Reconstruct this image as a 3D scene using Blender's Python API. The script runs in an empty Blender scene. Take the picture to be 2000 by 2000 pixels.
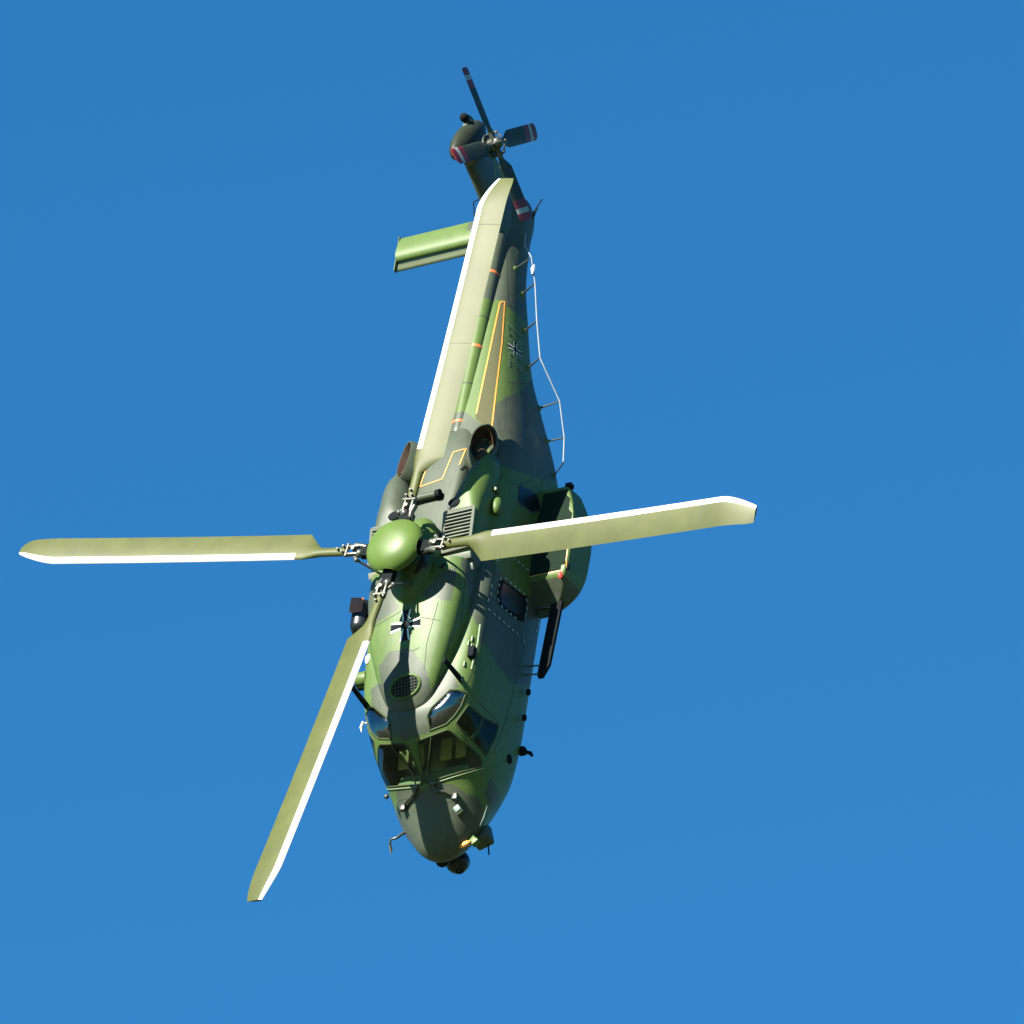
import bpy, bmesh, math, random
import numpy as np
from mathutils import Vector, Matrix
from mathutils.bvhtree import BVHTree
from mathutils.geometry import delaunay_2d_cdt
random.seed(4)
R_ = math.radians

# ------------------------------------------------------------------ camera, sky, sun, exposure
PITCH = R_(30.0)
DIST = 200.0
SC = 103.55                      # photograph pixels per metre at the rotor hub
FPX = SC * DIST
scene = bpy.context.scene
CAMPOS = Vector((0.0, 0.0, 1.7))
Rc = Matrix(((1, 0, 0), (0, -math.sin(PITCH), math.cos(PITCH)), (0, -math.cos(PITCH), -math.sin(PITCH)))).transposed()
cam_d = bpy.data.cameras.new('camera')
cam = bpy.data.objects.new('camera', cam_d)
scene.collection.objects.link(cam)
cam.matrix_world = Matrix.Translation(CAMPOS) @ Rc.to_4x4()
cam_d.sensor_width = 36.0
cam_d.lens = 36.0 * FPX / 2000.0
cam_d.clip_start = 1.0
cam_d.clip_end = 60000.0
scene.camera = cam

# attitude of the aircraft seen from the camera: columns nose, port, mast
Bn = np.array([[-0.1214, 0.8698, -0.4782], [-0.8043, 0.1961, 0.5609], [0.5816, 0.4527, 0.6758]])
_u, _s, _v = np.linalg.svd(Bn)
Bn = _u @ _v
Bm = Matrix(Bn.tolist())
OFF = Vector(((776.0 - 1000) / SC, -(1073.2 - 1000) / SC, 0.0))
HUB_W = CAMPOS + Rc @ (OFF - Vector((0, 0, DIST)))
ROT_W = Rc @ Bm
GROUNDLINE = 3.6                 # belly below the rotor hub

# sun direction (towards the sun), given in aircraft axes through the attitude above
SUN_W = (ROT_W @ Vector((-0.42, -0.28, 1.0))).normalized()
sun_el = math.asin(SUN_W.z)
sun_az = math.atan2(SUN_W.x, SUN_W.y)
w = bpy.data.worlds.new('World')
scene.world = w
w.use_nodes = True
nt = w.node_tree
bg = nt.nodes['Background']
sky = nt.nodes.new('ShaderNodeTexSky')
sky.sky_type = 'NISHITA'
sky.sun_disc = False
sky.sun_elevation = sun_el
sky.sun_rotation = sun_az
sky.altitude = 0.0
sky.air_density = 1.0
sky.dust_density = 0.3
sky.ozone_density = 3.0
grade = nt.nodes.new('ShaderNodeMix')
grade.data_type = 'RGBA'
grade.blend_type = 'MULTIPLY'
grade.inputs[0].default_value = 1.0
grade.inputs[7].default_value = (0.19, 0.71, 0.98, 1.0)
nt.links.new(sky.outputs[0], grade.inputs[6])
nt.links.new(grade.outputs[2], bg.inputs['Color'])
bg.inputs['Strength'].default_value = 0.0515
sd = bpy.data.lights.new('sun', 'SUN')
sd.energy = 5.0
sd.angle = R_(0.53)
sd.color = (1.0, 0.95, 0.84)
so = bpy.data.objects.new('sun', sd)
scene.collection.objects.link(so)
so.rotation_euler = SUN_W.to_track_quat('Z', 'Y').to_euler()
so.location = (0, 0, 300)
vs = scene.view_settings
vs.view_transform = 'Standard'
vs.look = 'None'
vs.exposure = 1.85
vs.gamma = 1.0
vs.use_curve_mapping = False

# ------------------------------------------------------------------ materials
def new_mat(name):
    m = bpy.data.materials.new(name)
    m.use_nodes = True
    return m, m.node_tree, m.node_tree.nodes['Principled BSDF']

def paint(name, col, rough=0.45, metal=0.0, var=0.12, bump=0.0, scale=3.0, spec=0.5, coat=0.0):
    m, t, p = new_mat(name)
    tc = t.nodes.new('ShaderNodeTexCoord')
    n = t.nodes.new('ShaderNodeTexNoise')
    n.inputs['Scale'].default_value = scale
    n.inputs['Detail'].default_value = 6
    t.links.new(tc.outputs['Object'], n.inputs['Vector'])
    r = t.nodes.new('ShaderNodeValToRGB')
    a = [max(0.0, c * (1 - var)) for c in col[:3]] + [1]
    b = [min(1.0, c * (1 + var)) for c in col[:3]] + [1]
    r.color_ramp.elements[0].position = 0.35
    r.color_ramp.elements[0].color = a
    r.color_ramp.elements[1].position = 0.65
    r.color_ramp.elements[1].color = b
    t.links.new(n.outputs['Fac'], r.inputs[0])
    t.links.new(r.outputs[0], p.inputs['Base Color'])
    p.inputs['Roughness'].default_value = rough
    p.inputs['Metallic'].default_value = metal
    p.inputs['Specular IOR Level'].default_value = spec
    p.inputs['Coat Weight'].default_value = coat
    if bump:
        bn = t.nodes.new('ShaderNodeBump')
        bn.inputs['Strength'].default_value = bump
        bn.inputs['Distance'].default_value = 0.01
        t.links.new(n.outputs['Fac'], bn.inputs['Height'])
        t.links.new(bn.outputs[0], p.inputs['Normal'])
    return m

GREEN = (0.060, 0.098, 0.022)
DARK = (0.046, 0.057, 0.038)

def camo_mat():
    m, t, p = new_mat('camouflage_paint')
    at_ = t.nodes.new('ShaderNodeAttribute')
    at_.attribute_name = 'camo'
    tc = t.nodes.new('ShaderNodeTexCoord')
    n = t.nodes.new('ShaderNodeTexNoise')
    n.inputs['Scale'].default_value = 2.2
    n.inputs['Detail'].default_value = 8
    n.inputs['Roughness'].default_value = 0.65
    t.links.new(tc.outputs['Object'], n.inputs['Vector'])
    sharpen = t.nodes.new('ShaderNodeMapRange')
    sharpen.inputs['From Min'].default_value = 0.35
    sharpen.inputs['From Max'].default_value = 0.65
    t.links.new(at_.outputs['Fac'], sharpen.inputs['Value'])
    mx = t.nodes.new('ShaderNodeMix')
    mx.data_type = 'RGBA'
    mx.inputs[6].default_value = GREEN + (1,)
    mx.inputs[7].default_value = DARK + (1,)
    t.links.new(sharpen.outputs[0], mx.inputs[0])
    # streaky grime along the airflow (object x)
    mp = t.nodes.new('ShaderNodeMapping')
    mp.inputs['Scale'].default_value = (0.7, 9.0, 9.0)
    t.links.new(tc.outputs['Object'], mp.inputs['Vector'])
    n2 = t.nodes.new('ShaderNodeTexNoise')
    n2.inputs['Scale'].default_value = 1.6
    n2.inputs['Detail'].default_value = 6
    t.links.new(mp.outputs[0], n2.inputs['Vector'])
    add = t.nodes.new('ShaderNodeMath')
    add.operation = 'ADD'
    t.links.new(n.outputs['Fac'], add.inputs[0])
    t.links.new(n2.outputs['Fac'], add.inputs[1])
    mr = t.nodes.new('ShaderNodeMapRange')
    mr.inputs['From Min'].default_value = 0.7
    mr.inputs['From Max'].default_value = 1.3
    mr.inputs['To Min'].default_value = 0.86
    mr.inputs['To Max'].default_value = 1.12
    t.links.new(add.outputs[0], mr.inputs['Value'])
    sc_ = t.nodes.new('ShaderNodeVectorMath')
    sc_.operation = 'SCALE'
    t.links.new(mx.outputs[2], sc_.inputs[0])
    t.links.new(mr.outputs[0], sc_.inputs['Scale'])
    t.links.new(sc_.outputs[0], p.inputs['Base Color'])
    so_ = t.nodes.new('ShaderNodeAttribute')
    so_.attribute_name = 'soot'
    mul = t.nodes.new('ShaderNodeMath')
    mul.operation = 'MULTIPLY'
    mr2 = t.nodes.new('ShaderNodeMapRange')
    mr2.inputs['From Min'].default_value = 0.3
    mr2.inputs['From Max'].default_value = 0.7
    t.links.new(n2.outputs['Fac'], mr2.inputs['Value'])
    t.links.new(so_.outputs['Fac'], mul.inputs[0])
    t.links.new(mr2.outputs[0], mul.inputs[1])
    ms = t.nodes.new('ShaderNodeMix')
    ms.data_type = 'RGBA'
    ms.inputs[7].default_value = (0.012, 0.011, 0.009, 1)
    t.links.new(mul.outputs[0], ms.inputs[0])
    t.links.new(sc_.outputs[0], ms.inputs[6])
    t.links.new(ms.outputs[2], p.inputs['Base Color'])
    p.inputs['Specular IOR Level'].default_value = 0.29
    rr = t.nodes.new('ShaderNodeMapRange')
    rr.inputs['To Min'].default_value = 0.43
    rr.inputs['To Max'].default_value = 0.53
    t.links.new(n.outputs['Fac'], rr.inputs['Value'])
    t.links.new(rr.outputs[0], p.inputs['Roughness'])
    bn = t.nodes.new('ShaderNodeBump')
    bn.inputs['Strength'].default_value = 0.12
    bn.inputs['Distance'].default_value = 0.02
    t.links.new(n.outputs['Fac'], bn.inputs['Height'])
    t.links.new(bn.outputs[0], p.inputs['Normal'])
    return m

def glass_mat(name, tint, gloss=1.0):
    m = bpy.data.materials.new(name)
    m.use_nodes = True
    t = m.node_tree
    t.nodes.clear()
    out = t.nodes.new('ShaderNodeOutputMaterial')
    tr = t.nodes.new('ShaderNodeBsdfTransparent')
    tr.inputs[0].default_value = tint + (1,)
    gl = t.nodes.new('ShaderNodeBsdfGlossy')
    gl.inputs['Roughness'].default_value = 0.10
    fr = t.nodes.new('ShaderNodeFresnel')
    fr.inputs['IOR'].default_value = 1.6
    mu = t.nodes.new('ShaderNodeMath')
    mu.operation = 'MULTIPLY'
    mu.inputs[1].default_value = gloss
    mix = t.nodes.new('ShaderNodeMixShader')
    t.links.new(fr.outputs[0], mu.inputs[0])
    mu.use_clamp = True
    t.links.new(mu.outputs[0], mix.inputs[0])
    t.links.new(tr.outputs[0], mix.inputs[1])
    t.links.new(gl.outputs[0], mix.inputs[2])
    t.links.new(mix.outputs[0], out.inputs[0])
    return m

M = {}
M['camo'] = camo_mat()
M['green'] = paint('green_paint', GREEN, 0.48, bump=0.05, spec=0.25)
M['cap'] = paint('hub_cap_paint', (0.064, 0.105, 0.020), 0.42, var=0.08, spec=0.2)
M['dark'] = paint('dark_olive_paint', DARK, 0.5, bump=0.05, spec=0.2)
M['black'] = paint('matt_black_paint', (0.008, 0.010, 0.011), 0.85, spec=0.06)
M['gloss_black'] = paint('gloss_black_housing', (0.006, 0.009, 0.011), 0.3, spec=0.3)
M['soot'] = paint('sooty_steel', (0.045, 0.025, 0.014), 0.5, metal=0.2)
M['frame'] = paint('window_frame_paint', (0.035, 0.05, 0.02), 0.5, spec=0.12)
M['tailblack'] = paint('tail_fairing_paint', (0.018, 0.024, 0.014), 0.5, spec=0.2)
M['blade'] = paint('rotor_blade_paint', (0.056, 0.064, 0.016), 0.5, var=0.12, scale=1.6, spec=0.21)
M['bladeline'] = paint('blade_joint_paint', (0.04, 0.045, 0.018), 0.6, spec=0.3)
M['strip'] = paint('pale_erosion_strip', (0.40, 0.40, 0.39), 0.5, var=0.05, spec=0.3)
M['metal'] = paint('bright_steel', (0.10, 0.10, 0.085), 0.45, metal=0.5, spec=0.3)
M['dmetal'] = paint('dark_oily_steel', (0.07, 0.075, 0.06), 0.35, metal=0.6)
M['grey'] = paint('pale_grey_paint', (0.12, 0.13, 0.10), 0.5, spec=0.2)
M['yellow'] = paint('amber_marking_paint', (0.50, 0.22, 0.035), 0.5, var=0.05)
M['walk'] = paint('rough_walkway_paint', (0.052, 0.052, 0.018), 0.9, bump=0.3, scale=40)
M['white'] = paint('white_marking_paint', (0.55, 0.55, 0.53), 0.45, var=0.03)
M['mblack'] = paint('black_marking_paint', (0.008, 0.011, 0.013), 0.9, spec=0.05)
M['outline'] = paint('pale_green_outline_paint', (0.14, 0.19, 0.10), 0.5)
M['dash'] = paint('grey_dash_paint', (0.30, 0.34, 0.32), 0.5)
M['red'] = paint('red_paint', (0.11, 0.008, 0.014), 0.5)
M['orange'] = paint('orange_band_paint', (0.6, 0.12, 0.03), 0.5)
M['tanpanel'] = paint('olive_cloth', (0.24, 0.25, 0.07), 0.8, bump=0.2, scale=12)
M['inner'] = paint('cockpit_lining', (0.13, 0.19, 0.09), 0.8)
M['seam'] = paint('panel_gap_sealant', (0.03, 0.04, 0.025), 0.7)
M['wire'] = paint('pale_antenna_tube', (0.22, 0.24, 0.25), 0.3)
M['walkshade'] = paint('dark_walkway_and_shade_paint', (0.010, 0.018, 0.012), 0.95, bump=0.2, scale=30, spec=0.05)  # walkway colour, also painted as shade over the rest of the sponson top
M['lens'] = paint('pale_lens', (0.12, 0.16, 0.14), 0.4, spec=0.2)
M['brownglass'] = paint('reddish_window', (0.25, 0.09, 0.05), 0.3)
M['trsteel'] = paint('tail_blade_paint', (0.018, 0.026, 0.018), 0.5, spec=0.3)
M['trwhite'] = paint('tail_blade_white', (0.20, 0.25, 0.25), 0.5)
M['glass'] = glass_mat('windscreen_glass', (0.82, 0.88, 0.80), 0.5)
M['sideglass'] = glass_mat('side_window_glass', (0.32, 0.42, 0.42), 0.35)
M['skyglass'] = glass_mat('tinted_roof_glass', (0.20, 0.27, 0.28), 2.4)
mm, tt, pp = new_mat('red_navigation_lens')
pp.inputs['Base Color'].default_value = (0.3, 0.005, 0.005, 1)
pp.inputs['Emission Color'].default_value = (1, 0.06, 0.04, 1)
pp.inputs['Emission Strength'].default_value = 0.5
M['navred'] = mm
def grass_mat():
    m, t, p = new_mat('grass_ground')
    tc = t.nodes.new('ShaderNodeTexCoord')
    n = t.nodes.new('ShaderNodeTexNoise')
    n.inputs['Scale'].default_value = 0.02
    n.inputs['Detail'].default_value = 12
    t.links.new(tc.outputs['Object'], n.inputs['Vector'])
    r = t.nodes.new('ShaderNodeValToRGB')
    r.color_ramp.elements[0].color = (0.03, 0.05, 0.018, 1)
    r.color_ramp.elements[1].color = (0.08, 0.09, 0.035, 1)
    t.links.new(n.outputs['Fac'], r.inputs[0])
    t.links.new(r.outputs[0], p.inputs['Base Color'])
    p.inputs['Roughness'].default_value = 0.95
    return m
M['ground'] = grass_mat()

# ------------------------------------------------------------------ object helpers
def link(name, verts, faces, mat, parent=None, smooth=True, sharp=40, mats=None, fmat=None, noshift=False):
    me = bpy.data.meshes.new(name)
    me.from_pydata([tuple(v) for v in verts], [], faces)
    me.validate()
    if smooth and len(faces) > 5:
        bm_ = bmesh.new()
        bm_.from_mesh(me)
        bmesh.ops.recalc_face_normals(bm_, faces=bm_.faces)
        bm_.to_mesh(me)
        bm_.free()
    if mats:
        for k in mats:
            me.materials.append(M[k])
        if fmat is not None:
            for p, i in zip(me.polygons, fmat):
                p.material_index = i
    else:
        me.materials.append(M[mat] if isinstance(mat, str) else mat)
    o = bpy.data.objects.new(name, me)
    scene.collection.objects.link(o)
    if smooth:
        me.polygons.foreach_set('use_smooth', [True] * len(me.polygons))
        if sharp:
            me.set_sharp_from_angle(angle=R_(sharp))
    if parent is not None:
        o.parent = parent
        if parent is heli:
            o.location = (0, 0, GROUNDLINE)
    return o

class MB:
    """collects simple solids of one piece in aircraft axes"""
    def __init__(s):
        s.v, s.f, s.m = [], [], []
    def add(s, v, f, m=0):
        b = len(s.v)
        s.v += [Vector(q) for q in v]
        s.f += [[i + b for i in q] for q in f]
        s.m += [m] * len(f)
        return s
    def box(s, c, d, rot=None, m=0, bev=0.0):
        bm = bmesh.new()
        bmesh.ops.create_cube(bm, size=1.0)
        for v in bm.verts:
            v.co = Vector((v.co.x * d[0], v.co.y * d[1], v.co.z * d[2]))
        if bev:
            bmesh.ops.bevel(bm, geom=list(bm.edges), offset=bev, segments=2, affect='EDGES', profile=0.5)
        r = rot if rot is not None else Matrix.Identity(3)
        vs_ = [r @ v.co + Vector(c) for v in bm.verts]
        bm.verts.index_update()
        fs = [[v.index for v in f.verts] for f in bm.faces]
        bm.free()
        return s.add(vs_, fs, m)
    def tube(s, pts, rad, n=10, m=0, cap=True):
        pts = [Vector(p) for p in pts]
        rads = rad if isinstance(rad, (list, tuple)) else [rad] * len(pts)
        vs_, fs = [], []
        up = None
        for i, p in enumerate(pts):
            t = (pts[min(i + 1, len(pts) - 1)] - pts[max(i - 1, 0)]).normalized()
            if up is None:
                a = Vector((0, 0, 1)) if abs(t.z) < 0.9 else Vector((1, 0, 0))
                up = (a - t * a.dot(t)).normalized()
            else:
                up = (up - t * up.dot(t)).normalized()
            sd_ = t.cross(up)
            for k in range(n):
                a = 2 * math.pi * k / n
                vs_.append(p + (up * math.cos(a) + sd_ * math.sin(a)) * rads[i])
        for i in range(len(pts) - 1):
            for k in range(n):
                k2 = (k + 1) % n
                fs.append([i * n + k, i * n + k2, (i + 1) * n + k2, (i + 1) * n + k])
        if cap:
            fs.append(list(range(n))[::-1])
            fs.append([(len(pts) - 1) * n + k for k in range(n)])
        return s.add(vs_, fs, m)
    def ell(s, c, r, rot=None, m=0, nu=20, nv=12, cut=None):
        vs_, fs = [], []
        rt = rot if rot is not None else Matrix.Identity(3)
        for j in range(nv + 1):
            th = math.pi * j / nv
            for i in range(nu):
                ph = 2 * math.pi * i / nu
                q = Vector((r[0] * math.sin(th) * math.cos(ph), r[1] * math.sin(th) * math.sin(ph), r[2] * math.cos(th)))
                vs_.append(rt @ q + Vector(c))
        for j in range(nv):
            for i in range(nu):
                i2 = (i + 1) % nu
                fs.append([j * nu + i, (j + 1) * nu + i, (j + 1) * nu + i2, j * nu + i2])
        return s.add(vs_, fs, m)
    def build(s, name, mat, parent, sharp=40, mats=None):
        return link(name, s.v, s.f, mat, parent, True, sharp, mats, s.m if mats else None)

heli = bpy.data.objects.new('helicopter', None)
scene.collection.objects.link(heli)
heli.empty_display_size = 2
heli.matrix_world = Matrix.Translation(HUB_W + ROT_W @ Vector((0, 0, -GROUNDLINE))) @ ROT_W.to_4x4()
heli['label'] = 'green camouflaged military transport helicopter diving nose down in the clear blue sky'
heli['category'] = 'helicopter'

# view of the photographer in aircraft axes: used only to find which point of the skin a mark of the photograph lies on
BT = Bm.transposed()
CAM_H = BT @ (-(OFF - Vector((0, 0, DIST))))
def P(q):
    c = Bm @ Vector(q) + OFF
    return 1000 + FPX * c.x / (DIST - c.z), 1000 - FPX * c.y / (DIST - c.z)
def ray(px, py):
    return (BT @ Vector(((px - 1000) / FPX, -(py - 1000) / FPX, -1))).normalized()
def Z(n, *pts):
    a, b, s_ = {1: (740, 90, 4.83), 2: (740, 440, 4.83), 3: (740, 790, 4.391), 4: (660, 1130, 4.391), 5: (680, 1370, 5.084),
                6: (680, 960, 8.05), 7: (820, 200, 7.43), 8: (900, 1080, 10.73), 9: (790, 1360, 9.66), 10: (710, 1380, 9.66)}[n]
    return [(a + x / s_, b + y / s_) for x, y in pts]
def inpoly(x, y, poly):
    c = False
    j = len(poly) - 1
    for i in range(len(poly)):
        xi, yi = poly[i]
        xj, yj = poly[j]
        if (yi > y) != (yj > y) and x < (xj - xi) * (y - yi) / (yj - yi) + xi:
            c = not c
        j = i
    return c

# ------------------------------------------------------------------ camouflage layout (dark fields over green)
CAMO = [
    Z(2, (1060, 1730), (1095, 1680), (1180, 1630), (1360, 1560), (1450, 1430), (1520, 1380)) + [(1130, 900), (1110, 945)] +
    Z(3, (1400, 640), (1150, 560), (1000, 500), (950, 440), (940, 300)),
    [(835, 850), (900, 800), (945, 830), (955, 880), (905, 940), (880, 1060), (850, 1090), (760, 1110), (690, 1110), (690, 960), (760, 930)],
    [(955, 590), (975, 585), (990, 597), (1034, 632), (1100, 660), (1100, 200), (915, 200), (915, 440), (930, 560)],
    [(898, 1095), (925, 1075), (962, 1075), (965, 1100), (979, 1122), (991, 1138), (1020, 1160), (1026, 1164), (1040, 1158), (1056, 1130), (1070, 1160),
     (1060, 1290), (1040, 1340), (999, 1335), (974, 1303), (945, 1253), (939, 1262), (930, 1215), (917, 1198), (913, 1140)],
    Z(4, (590, 1130), (720, 1060), (830, 930), (940, 790), (1010, 860), (1040, 930), (950, 960), (800, 1100), (760, 1180), (790, 1310), (650, 1370), (590, 1390), (580, 1250)),
    Z(4, (290, 930), (410, 880), (420, 1030), (600, 1135), (595, 1390), (400, 1330), (270, 1200)),
    Z(4, (580, 590), (640, 620), (740, 740), (790, 880), (800, 1000), (600, 1150), (400, 1050), (350, 760), (420, 640)),
    Z(4, (720, 140), (780, 165), (960, 190), (1020, 0), (1020, -90), (880, -60)),
    Z(4, (200, 20), (460, 40), (520, 260), (350, 370), (240, 440), (190, 400)),
    Z(5, (480, 880), (740, 880), (900, 800), (1040, 820), (1190, 930), (1300, 960), (1330, 1050), (1400, 1500), (800, 1750), (300, 1400), (480, 1150)),
    Z(5, (1410, 740), (1500, 900), (1520, 1020), (1450, 1130), (1350, 930)),
    Z(3, (1200, 680), (1350, 760), (1400, 920), (1300, 930), (1180, 850)),
]
def camo_at(q, n):
    if n.dot(CAM_H - q) > 0:
        x, y = P(q)
        return 1.0 if any(inpoly(x, y, p) for p in CAMO) else 0.0
    # faces the photograph does not show: the pattern goes on as broad fields
    v = math.sin(q.x * 1.15 + 0.7) + math.sin(q.z * 2.1 + q.x * 0.45) + math.sin(q.y * 2.3 - q.x * 0.9)
    return 1.0 if v > 0.2 else 0.0
def add_camo(o):
    me = o.data
    a = me.attributes.new('camo', 'FLOAT', 'POINT')
    vals = [camo_at(v.co, v.normal) for v in me.vertices]
    a.data.foreach_set('value', vals)
    b = me.attributes.new('soot', 'FLOAT', 'POINT')
    b.data.foreach_set('value', [math.exp(-((abs(v.co.y) - .8) / .32) ** 2) * max(0, min(1, (-3.0 - v.co.x) / .5)) * max(0, 1 - (-3.0 - v.co.x) / 3.2) * (.9 if v.co.z > -2.3 else 0) for v in me.vertices])

# ------------------------------------------------------------------ lofts
def catmull(xs, rows, xq):
    """rows: (n, k) control values at increasing xs; monotone-ish cubic interpolation"""
    xs = np.array(xs, float)
    rows = np.array(rows, float)
    n = len(xs)
    d = np.diff(rows, axis=0) / np.diff(xs)[:, None]
    mslope = np.zeros_like(rows)
    mslope[0], mslope[-1] = d[0], d[-1]
    for i in range(1, n - 1):
        h0, h1 = xs[i] - xs[i - 1], xs[i + 1] - xs[i]
        same = d[i - 1] * d[i] > 0
        w1, w2 = 2 * h1 + h0, h1 + 2 * h0
        with np.errstate(divide='ignore', invalid='ignore'):
            hm = (w1 + w2) / (w1 / d[i - 1] + w2 / d[i])
        mslope[i] = np.where(same, hm, 0)
    out = []
    for q in xq:
        i = int(np.clip(np.searchsorted(xs, q) - 1, 0, n - 2))
        h = xs[i + 1] - xs[i]
        t = (q - xs[i]) / h
        out.append((2 * t**3 - 3 * t**2 + 1) * rows[i] + (t**3 - 2 * t**2 + t) * h * mslope[i] +
                   (-2 * t**3 + 3 * t**2) * rows[i + 1] + (t**3 - t**2) * h * mslope[i + 1])
    return out

def ring_from(half, chaikin=3):
    """half: (y, z) from top centre to bottom centre, port side -> smooth closed ring"""
    pts = [Vector(p) for p in half]
    full = pts + [Vector((-p.x, p.y)) for p in reversed(pts[1:-1])]
    for _ in range(chaikin):
        nf = []
        for i in range(len(full)):
            a, b = full[i], full[(i + 1) % len(full)]
            nf += [a * 0.75 + b * 0.25, a * 0.25 + b * 0.75]
        full = nf
    return full

def resample(ring, n):
    L = [0]
    m = len(ring)
    for i in range(m):
        L.append(L[-1] + (ring[(i + 1) % m] - ring[i]).length)
    out, j = [], 0
    for k in range(n):
        s_ = L[-1] * k / n
        while L[j + 1] < s_:
            j += 1
        t = (s_ - L[j]) / max(1e-9, L[j + 1] - L[j])
        out.append(ring[j].lerp(ring[(j + 1) % m], t))
    return out

def loft(stations, xq, n, chaikin=3, cap=True):
    """stations: [(x, [(y,z)...])] -> verts, faces"""
    st = sorted(stations, key=lambda s: s[0])
    xs = [s[0] for s in st]
    rows = [[c for p in s[1] for c in p] for s in st]
    got = catmull(xs, rows, xq)
    vs_, fs = [], []
    for x, row in zip(xq, got):
        half = [(row[i], row[i + 1]) for i in range(0, len(row), 2)]
        rg = resample(ring_from(half, chaikin), n)
        vs_ += [Vector((x, p.x, p.y)) for p in rg]
    for i in range(len(xq) - 1):
        for k in range(n):
            k2 = (k + 1) % n
            fs.append([i * n + k, (i + 1) * n + k, (i + 1) * n + k2, i * n + k2])
    if cap:
        fs.append(list(range(n)))
        fs.append([(len(xq) - 1) * n + k for k in range(n)][::-1])
    return vs_, fs

# fuselage sections: top centre, shoulder, roof edge, upper side, waist, lower corner, belly edge, belly centre
def S(x, zt, ym, zm, yr, zr, ys, zs, yw, zw, yl, zl, zb):
    return (x, [(0, zt), (ym, zm), (yr, zr), (ys, zs), (yw, zw), (yl, zl), (yl * 0.6, zb), (0, zb)])
BODY = [
    S(5.14, -3.03, .02, -3.03, .03, -3.03, .03, -3.04, .03, -3.05, .02, -3.06, -3.07),
    S(5.11, -2.92, .06, -2.92, .11, -2.94, .16, -2.98, .18, -3.03, .12, -3.12, -3.14),
    S(5.03, -2.79, .12, -2.79, .23, -2.83, .31, -2.92, .35, -3.02, .25, -3.18, -3.22),
    S(4.88, -2.65, .16, -2.66, .33, -2.72, .46, -2.86, .52, -3.02, .38, -3.27, -3.33),
    S(4.68, -2.51, .20, -2.53, .43, -2.62, .60, -2.82, .68, -3.02, .50, -3.33, -3.42),
    S(4.40, -2.34, .24, -2.37, .56, -2.50, .78, -2.76, .88, -3.00, .66, -3.38, -3.50),
    S(4.05, -2.11, .32, -2.16, .76, -2.33, .97, -2.70, 1.01, -3.01, .83, -3.44, -3.56),
    S(3.75, -1.79, .40, -1.84, .84, -2.06, 1.05, -2.50, 1.11, -3.02, .96, -3.47, -3.60),
    S(3.48, -1.47, .42, -1.50, .88, -1.72, 1.10, -2.25, 1.18, -3.02, 1.05, -3.49, -3.62),
    S(3.22, -1.28, .44, -1.31, .93, -1.50, 1.14, -2.00, 1.23, -3.00, 1.10, -3.50, -3.62),
    S(2.90, -1.17, .48, -1.20, .99, -1.35, 1.18, -1.78, 1.27, -2.98, 1.14, -3.50, -3.62),
    S(2.40, -1.14, .70, -1.16, 1.12, -1.29, 1.25, -1.65, 1.30, -2.95, 1.18, -3.50, -3.62),
    S(1.50, -1.14, .84, -1.16, 1.21, -1.25, 1.31, -1.60, 1.31, -2.92, 1.20, -3.48, -3.60),
    S(0.00, -1.14, .88, -1.15, 1.25, -1.24, 1.33, -1.58, 1.31, -2.90, 1.22, -3.48, -3.60),
    S(-2.0, -1.14, .84, -1.15, 1.23, -1.24, 1.33, -1.58, 1.32, -2.90, 1.26, -3.48, -3.60),
    S(-2.9, -1.18, .70, -1.22, 1.09, -1.36, 1.28, -1.70, 1.35, -2.88, 1.30, -3.50, -3.62),
    S(-3.7, -1.28, .54, -1.34, .93, -1.50, 1.13, -1.86, 1.21, -2.82, 1.17, -3.40, -3.50),
    S(-5.0, -1.42, .36, -1.48, .66, -1.63, .82, -1.98, .89, -2.50, .86, -3.00, -3.12),
    S(-5.8, -1.50, .28, -1.55, .52, -1.69, .65, -1.98, .70, -2.35, .66, -2.76, -2.88),
    S(-7.0, -1.62, .20, -1.66, .36, -1.77, .46, -1.99, .50, -2.25, .48, -2.60, -2.70),
    S(-8.0, -1.72, .14, -1.74, .26, -1.83, .34, -2.00, .37, -2.18, .36, -2.47, -2.57),
    S(-9.0, -1.80, .09, -1.82, .16, -1.90, .20, -2.00, .28, -2.22, .25, -2.54, -2.64),
    S(-9.8, -1.9, .06, -1.92, .12, -2.00, .15, -2.10, .20, -2.34, .18, -2.64, -2.76),
    S(-10.1, -2.1, .04, -2.12, .07, -2.16, .09, -2.24, .10, -2.40, .09, -2.58, -2.66),
]
xq = list(np.concatenate([np.linspace(-10.1, -3.5, 150), np.linspace(-3.46, 2.2, 130), np.linspace(2.225, 4.2, 80),
                          np.linspace(4.23, 4.98, 28), np.array([5.0, 5.02, 5.04, 5.06, 5.075, 5.09, 5.105, 5.117, 5.127, 5.135, 5.14])]))
NB = 176
bv, bf = loft(BODY, xq, NB)

# cowling over the engines, forward of the mast
def C(x, zt, yt, ye, ze, yb, zb=-1.5):
    return (x, [(0, zt), (yt, zt - .01), (ye, ze), (yb, (ze + zb) / 2), (yb, zb), (0, zb)])
COWL = [
    C(3.00, -1.30, .10, .18, -1.34, .22), C(2.95, -1.19, .14, .28, -1.26, .34), C(2.80, -1.07, .20, .42, -1.16, .50),
    C(2.50, -.93, .28, .58, -1.03, .63), C(2.1, -.82, .36, .72, -.93, .76), C(1.5, -.69, .46, .88, -.82, .92),
    C(0.9, -.60, .52, .98, -.76, 1.02), C(0.3, -.55, .54, 1.04, -.72, 1.08), C(-.1, -.55, .54, 1.04, -.72, 1.08)]
cv, cf = loft(COWL, list(np.linspace(-.1, 2.7, 70)) + list(np.linspace(2.73, 3.0, 14)), 96)
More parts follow.
